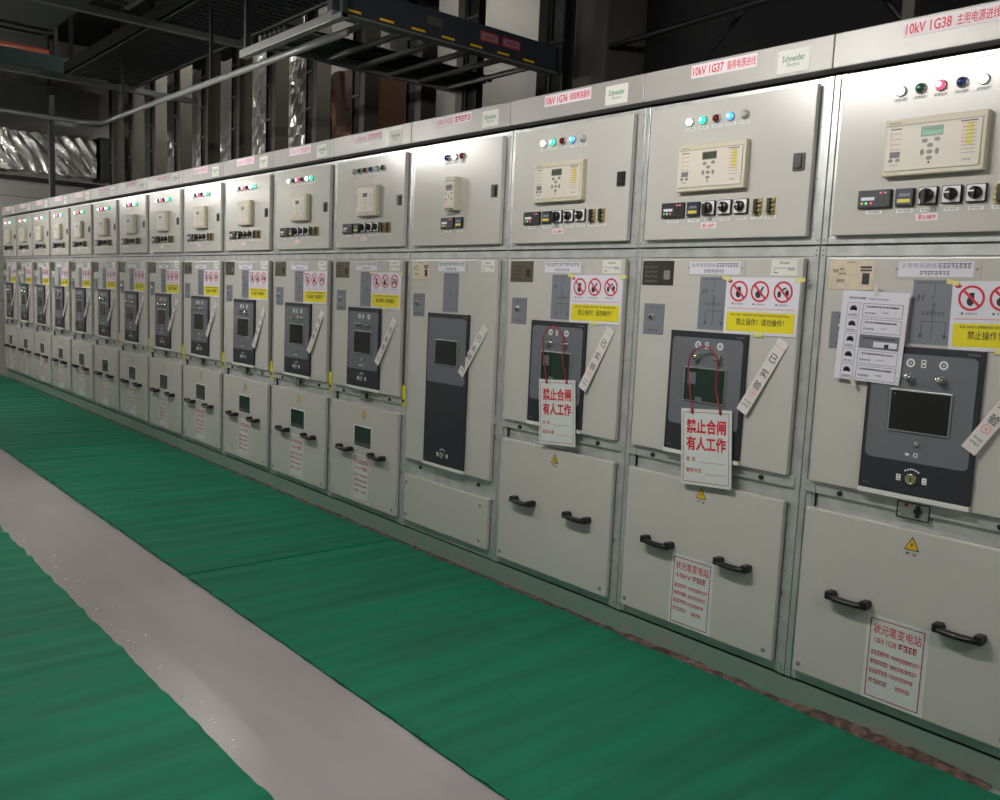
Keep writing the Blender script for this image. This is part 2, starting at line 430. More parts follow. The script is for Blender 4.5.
def f_swknob(m):
    m.lathe(0, 1.750, [(.0185, DY-.0115), (.018, DY-.022), (.015, DY-.025)], 'handle_black')
    m.box(-.0045, .0045, DY-.034, DY-.022, 1.733, 1.767, 'black', .002); m.rect(-.012, .004, 1.7515, 1.7555, DY-.0345, 'label_white')
def f_swknob_big(m):
    m.lathe(0, 1.750, [(.020, DY-.0115), (.020, DY-.026), (.017, DY-.030)], 'handle_black')
    m.box(-.007, .007, DY-.042, DY-.026, 1.722, 1.764, 'black', .003)
def f_term(m):
    m.box(-.017, .017, DY-.006, DY, 1.717, 1.774, 'brass', .001)
    m.box(-.006, .006, DY-.020, DY-.006, 1.720, 1.771, 'black', .0015)
    for z in (1.730, 1.7455, 1.761):
        m.lathe(-.011, z, [(.005, DY-.006), (.005, DY-.013), (.003, DY-.014)], 'brass', 8); m.lathe(.011, z, [(.005, DY-.006), (.005, DY-.013), (.003, DY-.014)], 'brass', 8)
def f_wlabel(w): return lambda m: (m.rect(-w, w, 1.7025, 1.7125, DY-.0008, 'label_white'), m.scrawl(-w*.8, w*.8, 1.7045, 1.7105, DY-.0012, 'soft_ink', 5, 3))
def f_plabel(m): m.rect(.321, .387, 1.676, 1.698, DY-.0008, 'pink_paper'); m.text('禁止操作', .327, .381, 1.680, 1.694, DY-.0012, 'red', .01)
# middle door
def f_middoor(z0): return lambda m: m.box(.044, .756, DY, -.0065, z0, 1.566, 'door_paint', .004)
def f_np(mt):
    def f(m):
        m.box(.053, .207, DY-.0015, DY, 1.462, 1.557, mt)
        y = DY-.002; k = 'ink' if mt != 'dark_plate' else 'grey_mark'
        if mt == 'gold_plate':
            m.scrawl(.112, .142, 1.549, 1.553, y, k, 4, 1)
            m.rect(.160, .198, 1.531, 1.538, y, k); m.rect(.160, .198, 1.522, 1.528, y, k); m.rect(.168, .192, 1.480, 1.516, y, k)
            m.scrawl(.066, .086, 1.518, 1.528, y, k, 3, 2); m.scrawl(.088, .112, 1.510, 1.516, y, k, 3, 3); m.scrawl(.080, .110, 1.485, 1.495, y, k, 4, 6)
            m.scrawl(.088, .106, 1.526, 1.532, y, k, 3, 7)
        else:
            for i in range(4): m.scrawl(.064, .128, 1.475+.018*i, 1.481+.018*i, y, k, 6, i)
            m.rect(.160, .190, 1.485, 1.520, y, k)
    return f
def f_lockplate(m):
    m.box(.073, .174, DY-.003, DY, 1.27, 1.39, 'plate_grey', .001)
    m.scrawl(.098, .150, 1.372, 1.377, DY-.0036, 'mimic_line', 5, 1); m.scrawl(.098, .150, 1.282, 1.289, DY-.0036, 'mimic_line', 5, 2)
    m.lathe(.115, 1.340, [(.014, DY-.003), (.013, DY-.009), (.009, DY-.010)], 'silver', 14); m.disc(.112, 1.337, .007, DY-.0106, 'black', 10)
def f_circuit(t):
    def f(m):
        m.box(.271, .526, DY-.002, DY, 1.502, 1.557, 'door_paint'); m.rect(.284, .507, 1.507, 1.553, DY-.0026, 'paper')
        for x in (.278, .517): m.disc(x, 1.530, .004, DY-.0026, 'grey_mark', 8)
        if t: m.text(t, .292, .40, 1.533, 1.549, DY-.003, 'soft_ink', -.004); m.scrawl(.404, .500, 1.533, 1.548, DY-.003, 'soft_ink', 8, 2)
        else: m.scrawl(.292, .500, 1.534, 1.548, DY-.003, 'soft_ink', 13, 5)
        m.scrawl(.350, .440, 1.512, 1.524, DY-.003, 'soft_ink', 8, 4)
    return f
def f_makertag(m):
    m.rect(.633, .734, 1.506, 1.560, DY-.0008, 'off_white')
    m.text('Schneider', .664, .704, 1.545, 1.555, DY-.0012, 'logo_green', .02)
    m.rect(.645, .725, 1.530, 1.532, DY-.0012, 'soft_ink'); m.rect(.645, .647, 1.514, 1.532, DY-.0012, 'soft_ink'); m.rect(.645, .66, 1.514, 1.517, DY-.0012, 'ink'); m.scrawl(.70, .726, 1.522, 1.530, DY-.0012, 'soft_ink', 3, 2)
def f_mimic(kind):
    def f(m):
        m.box(.335, .460, DY-.0015, DY, 1.302, 1.498, 'plate_grey'); y = DY-.002; l = 'mimic_line'; w = .0022
        m.rect(.345, .450, 1.488, 1.4905, y, l)
        if kind == 'tall':
            m.line((.398,1.488), (.398,1.40), w, y, l); m.line((.385,1.385), (.398,1.405), w, y, l); m.line((.411,1.385), (.398,1.405), w, y, l); m.line((.385,1.385), (.411,1.385), w, y, l); return
        m.line((.402,1.488), (.402,1.455), w, y, l); m.line((.402,1.452), (.392,1.438), w, y, l); m.line((.402,1.435), (.402,1.318), w, y, l)
        for z in (1.425, 1.410): m.line((.396,z), (.402,z-.008), w, y, l); m.line((.408,z), (.402,z-.008), w, y, l)
        for x in (.356, .368): m.line((x,1.455), (x,1.435), w*1.5, y, l); m.line((x-.004,1.441), (x+.004,1.449), w, y, l)
        m.line((.352,1.452), (.352,1.43), w, y, l); m.scrawl(.368, .436, 1.392, 1.402, y, l, 6, 2)
        m.line((.370,1.372), (.442,1.372), w, y, l)
        for x in (.370, .442): m.line((x,1.372), (x,1.335), w, y, l); m.disc(x, 1.328, .007, y, l, 10, .8)
    return f
# operating panel
def f_panel(z0):
    def f(m):
        y = DY-.012
        m.box(.223, .567, y, DY, z0, 1.293, 'navy', .002)
        m.rrect(.237, .553, .936, 1.270, .018, y-.0025, y, 'panel_grey', 6)
        m.scrawl(.52, .556, 1.277, 1.283, y-.0006, 'grey_mark', 5, 3); m.scrawl(.238, .258, z0+.014, z0+.020, y-.0006, 'plate_grey', 3, 3)
        m.box(.223, .567, y-.004, DY, z0-.016, z0-.001, 'off_white', .002)
        yy = y-.003
        if z0 > .8:
            for x in (.356, .455): m.ring(x, 1.243, .008, .0135, yy, 'label_white'); m.disc(x, 1.243, .003, yy, 'label_white', 8)
            m.border(.388, .403, 1.231, 1.255, .003, yy, 'label_white'); m.rect(.392, .399, 1.240, 1.246, yy, 'label_white')
            m.rect(.366, .378, .956, .964, yy, 'label_white'); m.ring(.398, .960, .0045, .0075, yy, 'label_white', 14); m.rect(.416, .419, .952, .968, yy, 'plate_grey'); m.rect(.360, .363, .955, .965, yy, 'plate_grey')
        kz = .884 if z0 > .8 else .562
        for i in range(6): m.rect(.368+.008*i, .374+.008*i, kz+.026-.0018*abs(i-2.5)**1.5+.003, kz+.031-.0018*abs(i-2.5)**1.5+.003, y-.0006, 'label_white')
        for x in (.351, .431): m.border(x-.007, x+.007, kz-.010, kz+.010, .004, y-.0006, 'label_white'); m.rect(x-.003, x+.003, kz-.003, kz+.003, y-.0006, 'label_white')
    return f
def f_screen(m):
    y = DY-.0145
    m.box(.303, .492, y-.005, y, 1.028, 1.160, 'silver', .0015); m.rect(.308, .487, 1.033, 1.155, y-.0056, 'screen_glass')
    m.rect(.316, .322, 1.143, 1.147, y-.006, 'grey_mark')
def f_screen2(m):
    y = DY-.0145
    m.box(.303, .492, y-.005, y, 1.028, 1.160, 'silver', .0015); m.rect(.308, .487, 1.033, 1.155, y-.0056, 'green_glass')
    m.rect(.322, .360, 1.095, 1.140, y-.006, 'panel_grey'); m.rect(.362, .392, 1.034, 1.048, y-.006, 'panel_grey')
    m.scrawl(.326, .356, 1.110, 1.128, y-.0064, 'plate_grey', 3, 2)
def f_push(m): m.lathe(0, 0, [(.015, 0), (.015, -.004), (.011, -.006), (.0115, -.022), (.009, -.026)], 'chrome', 16); m.disc(0, 0, .006, -.0265, 'silver', 10)
def f_smallbtn(m): m.lathe(0, 0, [(.009, 0), (.009, -.005), (.006, -.007)], 'silver', 12)
def f_key(m):
    m.lathe(0, 0, [(.018, 0), (.018, -.006), (.014, -.009), (.012, -.006)], 'chrome', 18); m.disc(0, 0, .0115, -.0065, 'brass', 14); m.rect(-.002, .002, -.007, .007, -.0070, 'black')
# lower door
def f_lowdoor(z1, z0=.138): return lambda m: m.box(.040, .757, DY, -.0065, z0, z1, 'door_paint', .006)
def f_handle(m):
    pts = [(-.059,0,.003), (-.059,-.016,.003), (-.056,-.026,.002), (-.044,-.032,-.001), (-.03,-.033,-.002), (0,-.033,-.003), (.03,-.033,-.002), (.044,-.032,-.001), (.056,-.026,.002), (.059,-.016,.003), (.059,0,.003)]
    m.tube(pts, .0150, 'handle_black', 10, ry=.0105)
    for x in (-.060, .060): m.box(x-.0125, x+.0125, -.040, 0, -.010, .018, 'handle_black', .005)
def f_tri(m):
    m.poly([(.385,.660), (.433,.660), (.409,.704)], DY-.0008, 'ink'); m.poly([(.3895,.6627), (.4285,.6627), (.409,.6985)], DY-.0012, 'hazard_yellow')
    m.poly([(.4105,.690), (.4045,.6765), (.4085,.6765), (.4055,.667), (.4135,.6795), (.4092,.6795)], DY-.0016, 'ink')
    m.scrawl(.392, .404, .644, .652, DY-.0008, 'ink', 2, 3); m.scrawl(.413, .425, .642, .650, DY-.0008, 'ink', 2, 4)
def f_notice(t1, t2):
    def f(m):
        m.rect(.292, .491, .142, .424, DY-.0008, 'tag_white'); y = DY-.0012
        m.border(.303, .477, .151, .413, .0032, y, 'dull_red')
        m.text(t1, .314, .468, .364, .398, y, 'tag_red', .007)
        m.text(t2, .322, .392, .333, .352, y, 'tag_red', .012); m.scrawl(.398, .458, .332, .353, y, 'dull_red', 4, 8)
        for i, (z, n) in enumerate(((.293, 4), (.262, 5), (.231, 4), (.198, 5))):
            m.scrawl(.312, .372, z, z+.015, y, 'tag_red' if i < 3 else 'dull_red', n+2, i); m.scrawl(.378 if i < 3 else .40, .470-.008*i, z, z+.013, y, 'tag_red', 12-i, i+20)
    return f
def f_window(m):
    m.box(.308, .500, DY-.003, DY, .474, .604, 'off_white', .001); m.rect(.315, .493, .480, .598, DY-.0036, 'green_glass'); m.rect(.322, .486, .482, .505, DY-.004, 'mimic_line')
def f_yellow(m): m.box(.764, .792, -.012, -.006, .762, .880, 'yellow', .002); m.rect(.767, .789, .788, .803, -.0125, 'ink')
def f_edge(m): m.box(.762, .780, -.012, -.006, .885, 1.56, 'olive_plate', .001)
def f_bolt(m): m.lathe(0, 0, [(.009, 0), (.009, -.008), (.006, -.010)], 'black', 10)
def f_screw(m): m.lathe(0, 0, [(.008, 0), (.008, -.003), (.005, -.004)], 'grey_mark', 8)
def f_slot(m):
    m.border(.342, .446, .752, .806, .004, -.0135, 'black'); m.rect(.346, .442, .756, .802, -.0132, 'silver')
    m.box(.405, .413, -.024, -.0125, .762, .800, 'black', .001); m.box(.398, .420, -.022, -.0125, .776, .788, 'black', .001); m.disc(.372, .796, .006, -.0138, 'red', 10)

ORD = ['first', 'second', 'third', 'fourth', 'fifth', 'sixth', 'seventh', 'eighth', 'ninth', 'tenth', 'eleventh', 'twelfth', 'thirteenth', 'fourteenth', 'fifteenth', 'last']
GROUP = 'switchgear cabinets standing in one row'
LAMPS = {'A1': ['white_on', 'green_off', 'red_on', 'blue_off', 'white_on'], 'A2': ['white_on', 'green_on', 'red_off', 'blue_on', 'white_off'],
         'B': ['blue_off', 'white_on', 'red_off'], 'C0': ['white_off', 'green_off', 'red_off', 'blue_off', 'white_off', 'green_off'],
         'C1': ['white_on', 'green_off', 'red_on', 'blue_off', 'white_on', 'green_on']}
CAB_LABEL = {
 0: 'grey switchgear cabinet at the right edge with green relay display, labelled 1G38',
 1: 'grey switchgear cabinet with dark nameplate and hanging red warning tag, labelled 1G37',
 2: 'grey switchgear cabinet with olive nameplate and hanging red warning tag, second from right-hand tag',
 3: 'grey switchgear cabinet with tall black operating panel and short plain lower door',
 4: 'grey switchgear cabinet with six unlit lamps, just left of the tall-panel cabinet',
 5: 'grey switchgear cabinet with lit lamps, next left after the one with six unlit lamps',
 15: 'grey switchgear cabinet at the far left end of the row by the end wall'}
CAB_LABEL[2] = 'grey switchgear cabinet with hanging red warning tag, directly right of the tall-panel cabinet'
FASCIA = {0: ('10kV 1G38', '主用电源进线'), 1: ('10kV 1G37', '备用电源进线'), 2: ('10kV 1G36', '母联断路器柜'), 3: ('10kV 1G35', '')}

def cabinet(k):
    X = -W*k; kind = 'A' if k < 3 else ('B' if k == 3 else 'C')
    lab = CAB_LABEL.get(k, 'grey switchgear cabinet with lit lamps, %s cabinet counted from the right' % ORD[k])
    r = empty('switchgear_cabinet', (X, 0, .1), lab, 'cabinet', GROUP)
    L = (0, 0, -.1)
    P = lambda name, key, fn, parent=r, loc=None, label=None: part(name, key, fn, parent, (L if parent is r else (0,0,0)) if loc is None else ((loc[0], loc[1], loc[2]-.1) if parent is r else loc), label)
    P('frame', 'frame', f_frame, label='galvanised steel frame')
    P('fascia', 'fascia', f_fascia)
    if k in FASCIA: P('fascia_label', 'fl%d' % k, f_label(FASCIA[k]), label='white label with red lettering')
    else: P('fascia_label', 'fl', f_label(('10kV', '')), label='white label with red lettering')
    P('maker_plate', 'maker', f_maker, label='pale plate with green lettering')
    ud = P('upper_door', 'updoor', f_updoor)
    P('latch', 'latch', f_latch, ud, label='black latch')
    st = LAMPS['A1'] if k == 0 else LAMPS['A2'] if k < 3 else LAMPS['B'] if k == 3 else LAMPS['C0'] if k == 4 else LAMPS['C1']
    x0 = .24 if kind != 'B' else .335
    for i, s in enumerate(st):
        c, o = s.split('_')
        P('indicator_lamp', 'lamp_'+s, lamp(s), r, (x0+.06*i, DY, 2.072), '%s %s indicator lamp' % ('lit' if o == 'on' else 'unlit', c if s != 'white_off' else 'clear'))
    P('lamp_caption', 'lt%d%s' % (len(st), kind), f_lamp_text(len(st), x0))
    if kind == 'A':
        rl = P('protection_relay', 'relayA', f_relayA); P('display', 'dispA%d' % (k == 0), f_dispA('lcd_green' if k == 0 else 'lcd_dark'), rl); P('keypad', 'keysA', f_keysA, rl); P('function_key_column', 'ledsA', f_ledsA, rl); P('indicator_column', 'ledsA2', f_ledsA2, rl, label='yellow and red indicator column')
    elif kind == 'B':
        rl = P('protection_relay', 'relayB', f_relayB); P('display', 'dispB', f_dispB, rl); P('keypad', 'keysB', f_keysB, rl)
    else:
        rl = P('protection_relay', 'relayC', f_relayC); P('display', 'dispC', f_dispC, rl); P('keypad', 'keysC', f_keysC, rl); P('indicator_column', 'keysC2', f_keysC2, rl)
    dx = .168 if kind == 'B' else 0
    P('temperature_meter', 'temp', f_temp, r, (dx, 0, 0)); P('digital_counter', 'counter', f_counter, r, (dx, 0, 0))
    P('instrument_caption', 'wl.03', f_wlabel(.026), r, (.186+dx, 0, 0)); P('instrument_caption', 'wl.03', f_wlabel(.026), r, (.284+dx, 0, 0))
    if kind != 'B':
        for i, x in enumerate((.354, .424, .493)):
            sw = P('rotary_switch', 'swplate', f_swplate, r, (x, 0, 0)); P('knob', 'swk%d' % (i == 0), f_swknob_big if i == 0 else f_swknob, sw, label='black knob')
            P('instrument_caption', 'wl.025', f_wlabel(.022), r, (x, 0, 0))
        for x in (.558, .612): P('terminal_block', 'term', f_term, r, (x, 0, 0)); P('instrument_caption', 'wl.025', f_wlabel(.022), r, (x, 0, 0))
        P('warning_caption', 'plabel', f_plabel, label='pink caption with red lettering')
    md = P('middle_door', 'mid%s' % (kind == 'B'), f_middoor(.815 if kind != 'B' else .492))
    npm = {0: 'gold_plate', 1: 'dark_plate', 2: 'olive_plate', 3: 'gold_plate'}.get(k, 'olive_plate' if k % 3 else 'dark_plate')
    P('nameplate', 'np_'+npm, f_np(npm), md, label='shiny metal nameplate'); P('lock_plate', 'lockplate', f_lockplate, md)
    ct = {0: '主用电源进线', 1: '备用电源进线'}.get(k)
    P('circuit_plate', 'ct%s' % ct, f_circuit(ct), md); P('maker_tag', 'makertag', f_makertag, md)
    P('mimic_plate', 'mimic%s' % (kind == 'B'), f_mimic('tall' if kind == 'B' else 'std'), md)
    op = P('operating_panel', 'panel%s' % (kind == 'B'), f_panel(.833 if kind != 'B' else .508))
    P('screen', 'scr%s' % (k in (1, 2)), f_screen2 if k in (1, 2) else f_screen, op)
    if kind != 'B':
        for x in (.357, .453): P('push_button', 'push', f_push, op, (x, DY-.0145, 1.199), 'chrome push button')
        P('small_button', 'sbtn', f_smallbtn, op, (.398, DY-.0145, .995))
    P('key_lock', 'key', f_key, op, (.391, DY-.012, .884 if kind != 'B' else .562))
    if kind == 'B':
        ld = P('lower_door', 'lowB', f_lowdoor(.402, .145))
        for x, z in ((.062, .36), (.062, .18), (.70, .36), (.70, .18)): P('screw', 'screw', f_screw, ld, (x, DY, z))
    else:
        ld = P('lower_door', 'lowA', f_lowdoor(.724))
        for x in (.228, .579): P('handle', 'handle', f_handle, ld, (x, DY, .447), 'black plastic handle')
        P('hazard_triangle', 'tri', f_tri, ld, label='yellow warning triangle')
        if kind == 'C': P('window', 'win', f_window, ld, label='dark glass window')
        if k != 2:
            kk = 'n0' if k == 0 else 'n1'
            P('notice_plate', kk, f_notice('状元笔变电站', '10kV 1G38' if k == 0 else '10kV'), ld, (0, 0, 0) if kind == 'A' else (.004, 0, .006), 'white notice with red border and lettering')
        for x in (.062, .722): P('screw', 'screw', f_screw, ld, (x, DY, .17))
        P('release_slot', 'slot', f_slot)
    zb = .788 if kind != 'B' else .452
    for x in (.150, .649): P('bolt', 'bolt', f_bolt, r, (x, -.012 if kind != 'B' else 0, zb), 'black bolt')
    if kind == 'C' and k <= 10: P('yellow_marker', 'yellow', f_yellow, label='yellow marker strip')
    if kind == 'C': P('edge_strip', 'edge', f_edge, label='olive edge strip')
    return r
for k in range(16): cabinet(k)

# ------------------------------------------------------------------ things taped to or hung from the cabinets
WHERE = {0: 'nearest cabinet at the right edge', 3: 'cabinet with the tall black panel', 4: 'cabinet with six unlit lamps', 15: 'leftmost cabinet of the row'}
def where(k): return WHERE.get(k, '%s cabinet from the right' % ORD[k])
YP = DY-.0034
def f_poster(m):                                   # local origin at the poster's centre; 0.298 x 0.203
    m.box(-.149, .149, 0, .0006, -.1015, .1015, 'paper'); y = -.0006
    m.rect(-.138, .138, -.091, -.022, y, 'yellow')
    m.rect(-.138, .138, -.011, -.0075, y, 'pale_red')
    m.text('DO NOT OPERATE WITHOUT AUTHORIZATION', -.118, .118, -.036, -.0285, y*2, 'ink', .012)
    m.text('禁止操作！请勿操作！', -.096, .098, -.069, -.044, y*2, 'ink', .004)
    for i, x in enumerate((-.093, -.006, .086)):
        m.ring(x, .052, .0305, .0375, y, 'red', 28); m.line((x-.024, .076), (x+.024, .028), .0075, y*3, 'red')
        if i == 0: m.disc(x-.002, .043, .014, y*2, 'ink', 12, .75); m.rect(x-.006, x+.008, .046, .068, y*2, 'ink')
        if i == 1: m.disc(x-.006, .042, .013, y*2, 'ink', 12, .9); m.line((x, .046), (x+.014, .070), .007, y*2, 'ink')
        if i == 2: m.disc(x-.014, .044, .012, y*2, 'ink', 12, .6); m.disc(x+.016, .048, .012, y*2, 'ink', 12, .6); m.line((x-.004, .06), (x+.012, .066), .006, y*2, 'ink')
        m.rect(x-.026, x-.020, .004, .010, y, 'ink'); m.scrawl(x-.014, x+.020, .004, .009, y, 'soft_ink', 5, i)
    for j in range(4): a = math.radians(25+43*j); m.line((-.132, .083), (-.132+.011*math.cos(a), .083+.011*math.sin(a)), .005, y, 'red')
def f_tape(a): return lambda m: m.box(-.018, .018, -.0005, .0007, -.007, .007, a)
for k in range(16):
    if k == 3: continue
    dx, ang = (0, random.uniform(-.6, .6)) if k else (.012, -1.2)
    r = empty('warning_poster', (-W*k+.603+(dx if k else .0), YP, 1.396), 'white and yellow prohibition poster on the '+where(k), 'poster', 'prohibition posters on the middle doors')
    r.rotation_euler = (0, math.radians(ang), 0)
    part('sheet', 'poster', f_poster, r)
    if k < 5:
        part('tape', 'tape', f_tape('tape'), r, (-.149, -.0012, .098), 'yellow tape', (0, math.radians(12), 0))
        part('tape', 'tape', f_tape('tape'), r, (.149, -.0012, .094), 'yellow tape', (0, math.radians(-4), 0))
        part('tape', 'tape', f_tape('tape'), r, (.0, -.0012, -.1015), 'yellow tape')

def f_strip(m):                                    # 0.30 x 0.046 banner, upright before tilting
    m.box(-.0235, .0235, 0, .0006, -.150, .150, 'strip_white'); y = -.0006
    m.rect(-.0225, .0225, .122, .1245, y, 'pale_red')
    for ch, z in (('已', .078), ('实', .016), ('验', -.034)): m.text(ch, -.015, .015, z-.015, z+.016, y, 'ink', .008)
    m.ring(0, -.068, .011, .0145, y, 'pale_red', 16); m.disc(0, -.068, .005, y, 'pale_red', 8)
    m.scrawl(-.015, .015, -.108, -.101, y, 'soft_ink', 4, 3); m.scrawl(-.015, .015, -.124, -.117, y, 'soft_ink', 4, 4)
SP = {0: (.632, 1.128, 31), 1: (.642, 1.148, 28), 2: (.640, 1.145, 27), 3: (.610, 1.118, 34), 4: (.632, 1.112, 31)}
for k in range(16):
    u, z, a = SP.get(k, (.634+random.uniform(-.015, .015), 1.115+random.uniform(-.02, .02), 30+random.uniform(-4, 5)))
    y = DY-.0185
    o = empty('seal_strip', (-W*k+u-.006, -.0395, z), 'slanting white paper seal strip on the '+where(k), 'paper strip', 'paper seal strips across the operating panels')
    o.rotation_euler = (0, math.radians(a), 0)
    part('strip', 'strip', f_strip, o, rot=(math.radians(-2.7), 0, 0))

def f_tagboard(m):                                 # 0.227 x 0.29, origin at the centre
    m.box(-.1135, .1135, 0, .004, -.145, .145, 'tag_white', .001); y = -.0006
    m.border(-.103, .103, -.133, .133, .0022, y, 'dull_red')
    m.text('禁止合闸', -.088, .090, .052, .107, y, 'tag_red', .03)
    m.text('有人工作', -.088, .090, -.013, .042, y, 'tag_red', .03)
    m.text('姓', -.088, -.073, -.054, -.037, y, 'tag_red', .01); m.text('名', -.062, -.047, -.054, -.037, y, 'tag_red', .01)
    m.text('联系方式', -.088, -.018, -.097, -.079, y, 'tag_red', .01)
    m.rect(-.025, .086, -.056, -.0545, y, 'dull_red'); m.rect(-.002, .086, -.100, -.0985, y, 'dull_red')
    for x in (-.060, .066): m.disc(x, .134, .004, y*2, 'ink', 10)
def tagcord(loc):
    def f(m):
        # from one hole up over both push buttons and down to the other hole (local to the board)
        pts = [(-.060,-.004,.134), (-.063,-.010,.20), (-.068,-.016,.27), (-.062,-.022,.325), (-.048,-.024,.352), (-.020,-.024,.374), (.012,-.024,.380), (.040,-.024,.366), (.060,-.023,.338), (.066,-.020,.300), (.055,-.016,.24), (.060,-.010,.18), (.066,-.004,.134)]
        P = []
        for i in range(len(pts)-1):
            for t in (0, .25, .5, .75):
                p0 = Vector(pts[max(i-1, 0)]); p1 = Vector(pts[i]); p2 = Vector(pts[i+1]); p3 = Vector(pts[min(i+2, len(pts)-1)])
                P.append(.5*((2*p1)+(p2-p0)*t+(2*p0-5*p1+4*p2-p3)*t*t+(3*p1-p0-3*p2+p3)*t**3))
        P.append(Vector(pts[-1])); m.tube(P, .0026, 'cord_red', 6)
        for x in (-.060, .066): m.tube([(x,-.002,.128), (x,-.006,.150)], .0045, 'cord_red', 6)
    return f
for k, lab in ((1, 'white hanging tag with red characters and red cord on the cabinet labelled 1G37'), (2, 'white hanging tag with red characters and red cord on the third cabinet from the right')):
    r = empty('warning_tag', (-W*k+.431, -.056, .862), lab, 'tag', 'hanging warning tags')
    r.rotation_euler = (0, math.radians(-4.5), 0)
    if k == 2: r.location.z = .893
    part('tag_board', 'tagb', f_tagboard, r); part('cord', 'tagc', tagcord(None), r, label='red cord')

def f_sheet(m):                                    # notice sheet 0.222 x 0.286
    m.box(-.109, .109, 0, .0006, -.143, .143, 'paper'); y = -.0006
    m.scrawl(-.086, -.028, .117, .123, y, 'ink', 7, 1); m.scrawl(-.02, .045, .117, .121, y, 'soft_ink', 8, 2)
    for i in range(5):
        z = .083-.0495*i
        m.border(-.088, -.046, z-.022, z+.022, .0012, y, 'soft_ink'); m.scrawl(-.082, -.054, z-.019, z-.014, y, 'soft_ink', 4, i)
        for j in range(6): a = math.radians(-8+39*j); m.line((-.067, z+.001), (-.067+.0125*math.cos(a), z+.001+.0125*math.sin(a)), .0062, y, 'ink')
        m.border(-.036, .094, z-.022, z+.022, .0014, y, 'soft_ink')
        if i == 2:
            m.rect(-.036, .094, z-.022, z+.022, y*.8, 'soft_ink'); m.rect(.012, .088, z-.016, z+.002, y*2, 'paper'); m.rect(.048, .062, z-.016, z-.004, y*3, 'ink')
        m.scrawl(-.024, .080, z+.009, z+.014, y*2, 'ink', 13, i)
        if i != 2: m.scrawl(-.028, .008, z-.012, z-.006, y, 'soft_ink', 5, i+3); m.scrawl(.030, .050, z-.008, z-.004, y, 'grey_mark', 3, i+9)
ns = empty('notice_sheet', (.223, DY-.0195, 1.315), 'white printed notice sheet taped over the lock plate of the nearest cabinet', 'notice')
part('sheet', 'nsheet', f_sheet, ns); ns.rotation_euler = (0, math.radians(1.5), 0)
part('tape', 'ctape', f_tape('clear_tape'), ns, (.0, -.0012, .146), 'yellowed clear tape', (0, math.radians(80), 0)); part('tape', 'ctape', f_tape('clear_tape'), ns, (-.042, -.0012, -.146), 'yellowed clear tape', (0, math.radians(70), 0))

# ------------------------------------------------------------------ overhead: risers, trays, ducts, conduit
def f_post(m):
    m.box(.13, .22, 0, .12, 2.2, Z_TOP-.001, 'riser_grey', .004)
    m.box(.215, .222, -.01, .13, 2.2, Z_TOP-.001, 'riser_grey')
def f_ladder(m):
    for x in (.0, .118): m.box(x, x+.012, 0, .06, 2.2, Z_TOP-.001, 'cable_black')
    for i in range(6): m.tube([(.022+.017*i, .022, 2.2), (.022+.017*i, .022, Z_TOP-.001)], .008, 'cable_black', 6)
def f_rung(m): m.box(.0, .13, -.006, .01, 0, .02, 'tray_steel')
for k in range(4, 16):
    x = -W*k+.52-.012*(15-k)*0
    d = 'the '+where(k)
    r = empty('cable_riser', (x, 1.2, 0), 'dark cable riser with grey post standing behind '+d, 'cable riser', 'vertical cable risers behind the cabinets')
    r.location.z = 2.2
    if k == 4: r['label'] = 'plain black cable riser without a post, behind the cabinet with six unlit lamps'
    elif k == 5: part('post', 'rpost', f_post, r, (-.24,0,-2.2), 'grey steel post')
    else: part('post', 'rpost', f_post, r, (0,0,-2.2), 'grey steel post')
    if k == 5: r.location.x -= .06; r['label'] = 'dark cable riser with its grey post on the left, behind the sixth cabinet'
    part('cable_ladder', 'rlad', f_ladder, r, (0,0,-2.2), 'black cables')
    for j in range(7): part('rung', 'rrung', f_rung, r, (0, 0, .15+.32*j))

def crumple(m, x0, x1, y0, y1, z0, z1, mt, seed, amp=.05, n=90):
    r = random.Random(seed); q = 1.7 if seed == 6 else 1; amp = .075 if seed == 6 else amp; ph = [(r.uniform(2, 16)*q, r.uniform(2, 16)*q, r.uniform(2, 12)*q, r.uniform(0, 6), r.uniform(.4, 1)) for _ in range(12)]
    def dsp(v):
        s = sum(a*math.sin(p*v[0]+q*v[1]+w*v[2]+o) for p, q, w, o, a in ph)/5
        return amp*(abs(s)-.3)
    prof = [(y0, z0), (y0, z1), (y1, z1), (y1, z0)]; P = []
    for i in range(4):
        a, b = prof[i], prof[(i+1) % 4]
        for t in range(14): P.append((a[0]+(b[0]-a[0])*t/14, a[1]+(b[1]-a[1])*t/14))
    k = len(P); cy, cz = (y0+y1)/2, (z0+z1)/2; return P, k, cy, cz, dsp
def foil_duct(axis, a0, a1, c0, c1, z0, z1, mt, seed, n=110):
    def f(m):
        P, k, cy, cz, dsp = crumple(m, a0, a1, c0, c1, z0, z1, mt, seed)
        vs = []; fs = []
        for i in range(n+1):
            a = a0+(a1-a0)*i/n
            for c, z in P:
                v = (a, c, z) if axis == 'x' else (c, a, z); d = dsp(v)
                nc, nz = c-cy, z-cz; l = math.hypot(nc, nz); nc, nz = nc/l, nz/l
                vs.append((a, c+nc*d, z+nz*d) if axis == 'x' else (c+nc*d, a, z+nz*d))
        for i in range(n):
            for j in range(k): q = (j+1) % k; fs.append((i*k+j, i*k+q, (i+1)*k+q, (i+1)*k+j))
        fs.append(tuple(range(k))); fs.append(tuple(n*k+j for j in range(k)))
        m.add(vs, fs, mt)
        for t in (.2, .8):
            a = a0+(a1-a0)*t; c = (c0+c1)/2
            p = (a, c) if axis == 'x' else (c, a)
            m.box(p[0]-.01, p[0]+.01, p[1]-.01, p[1]+.01, z1-.1, Z_TOP-.001, 'tray_dark')
    return f
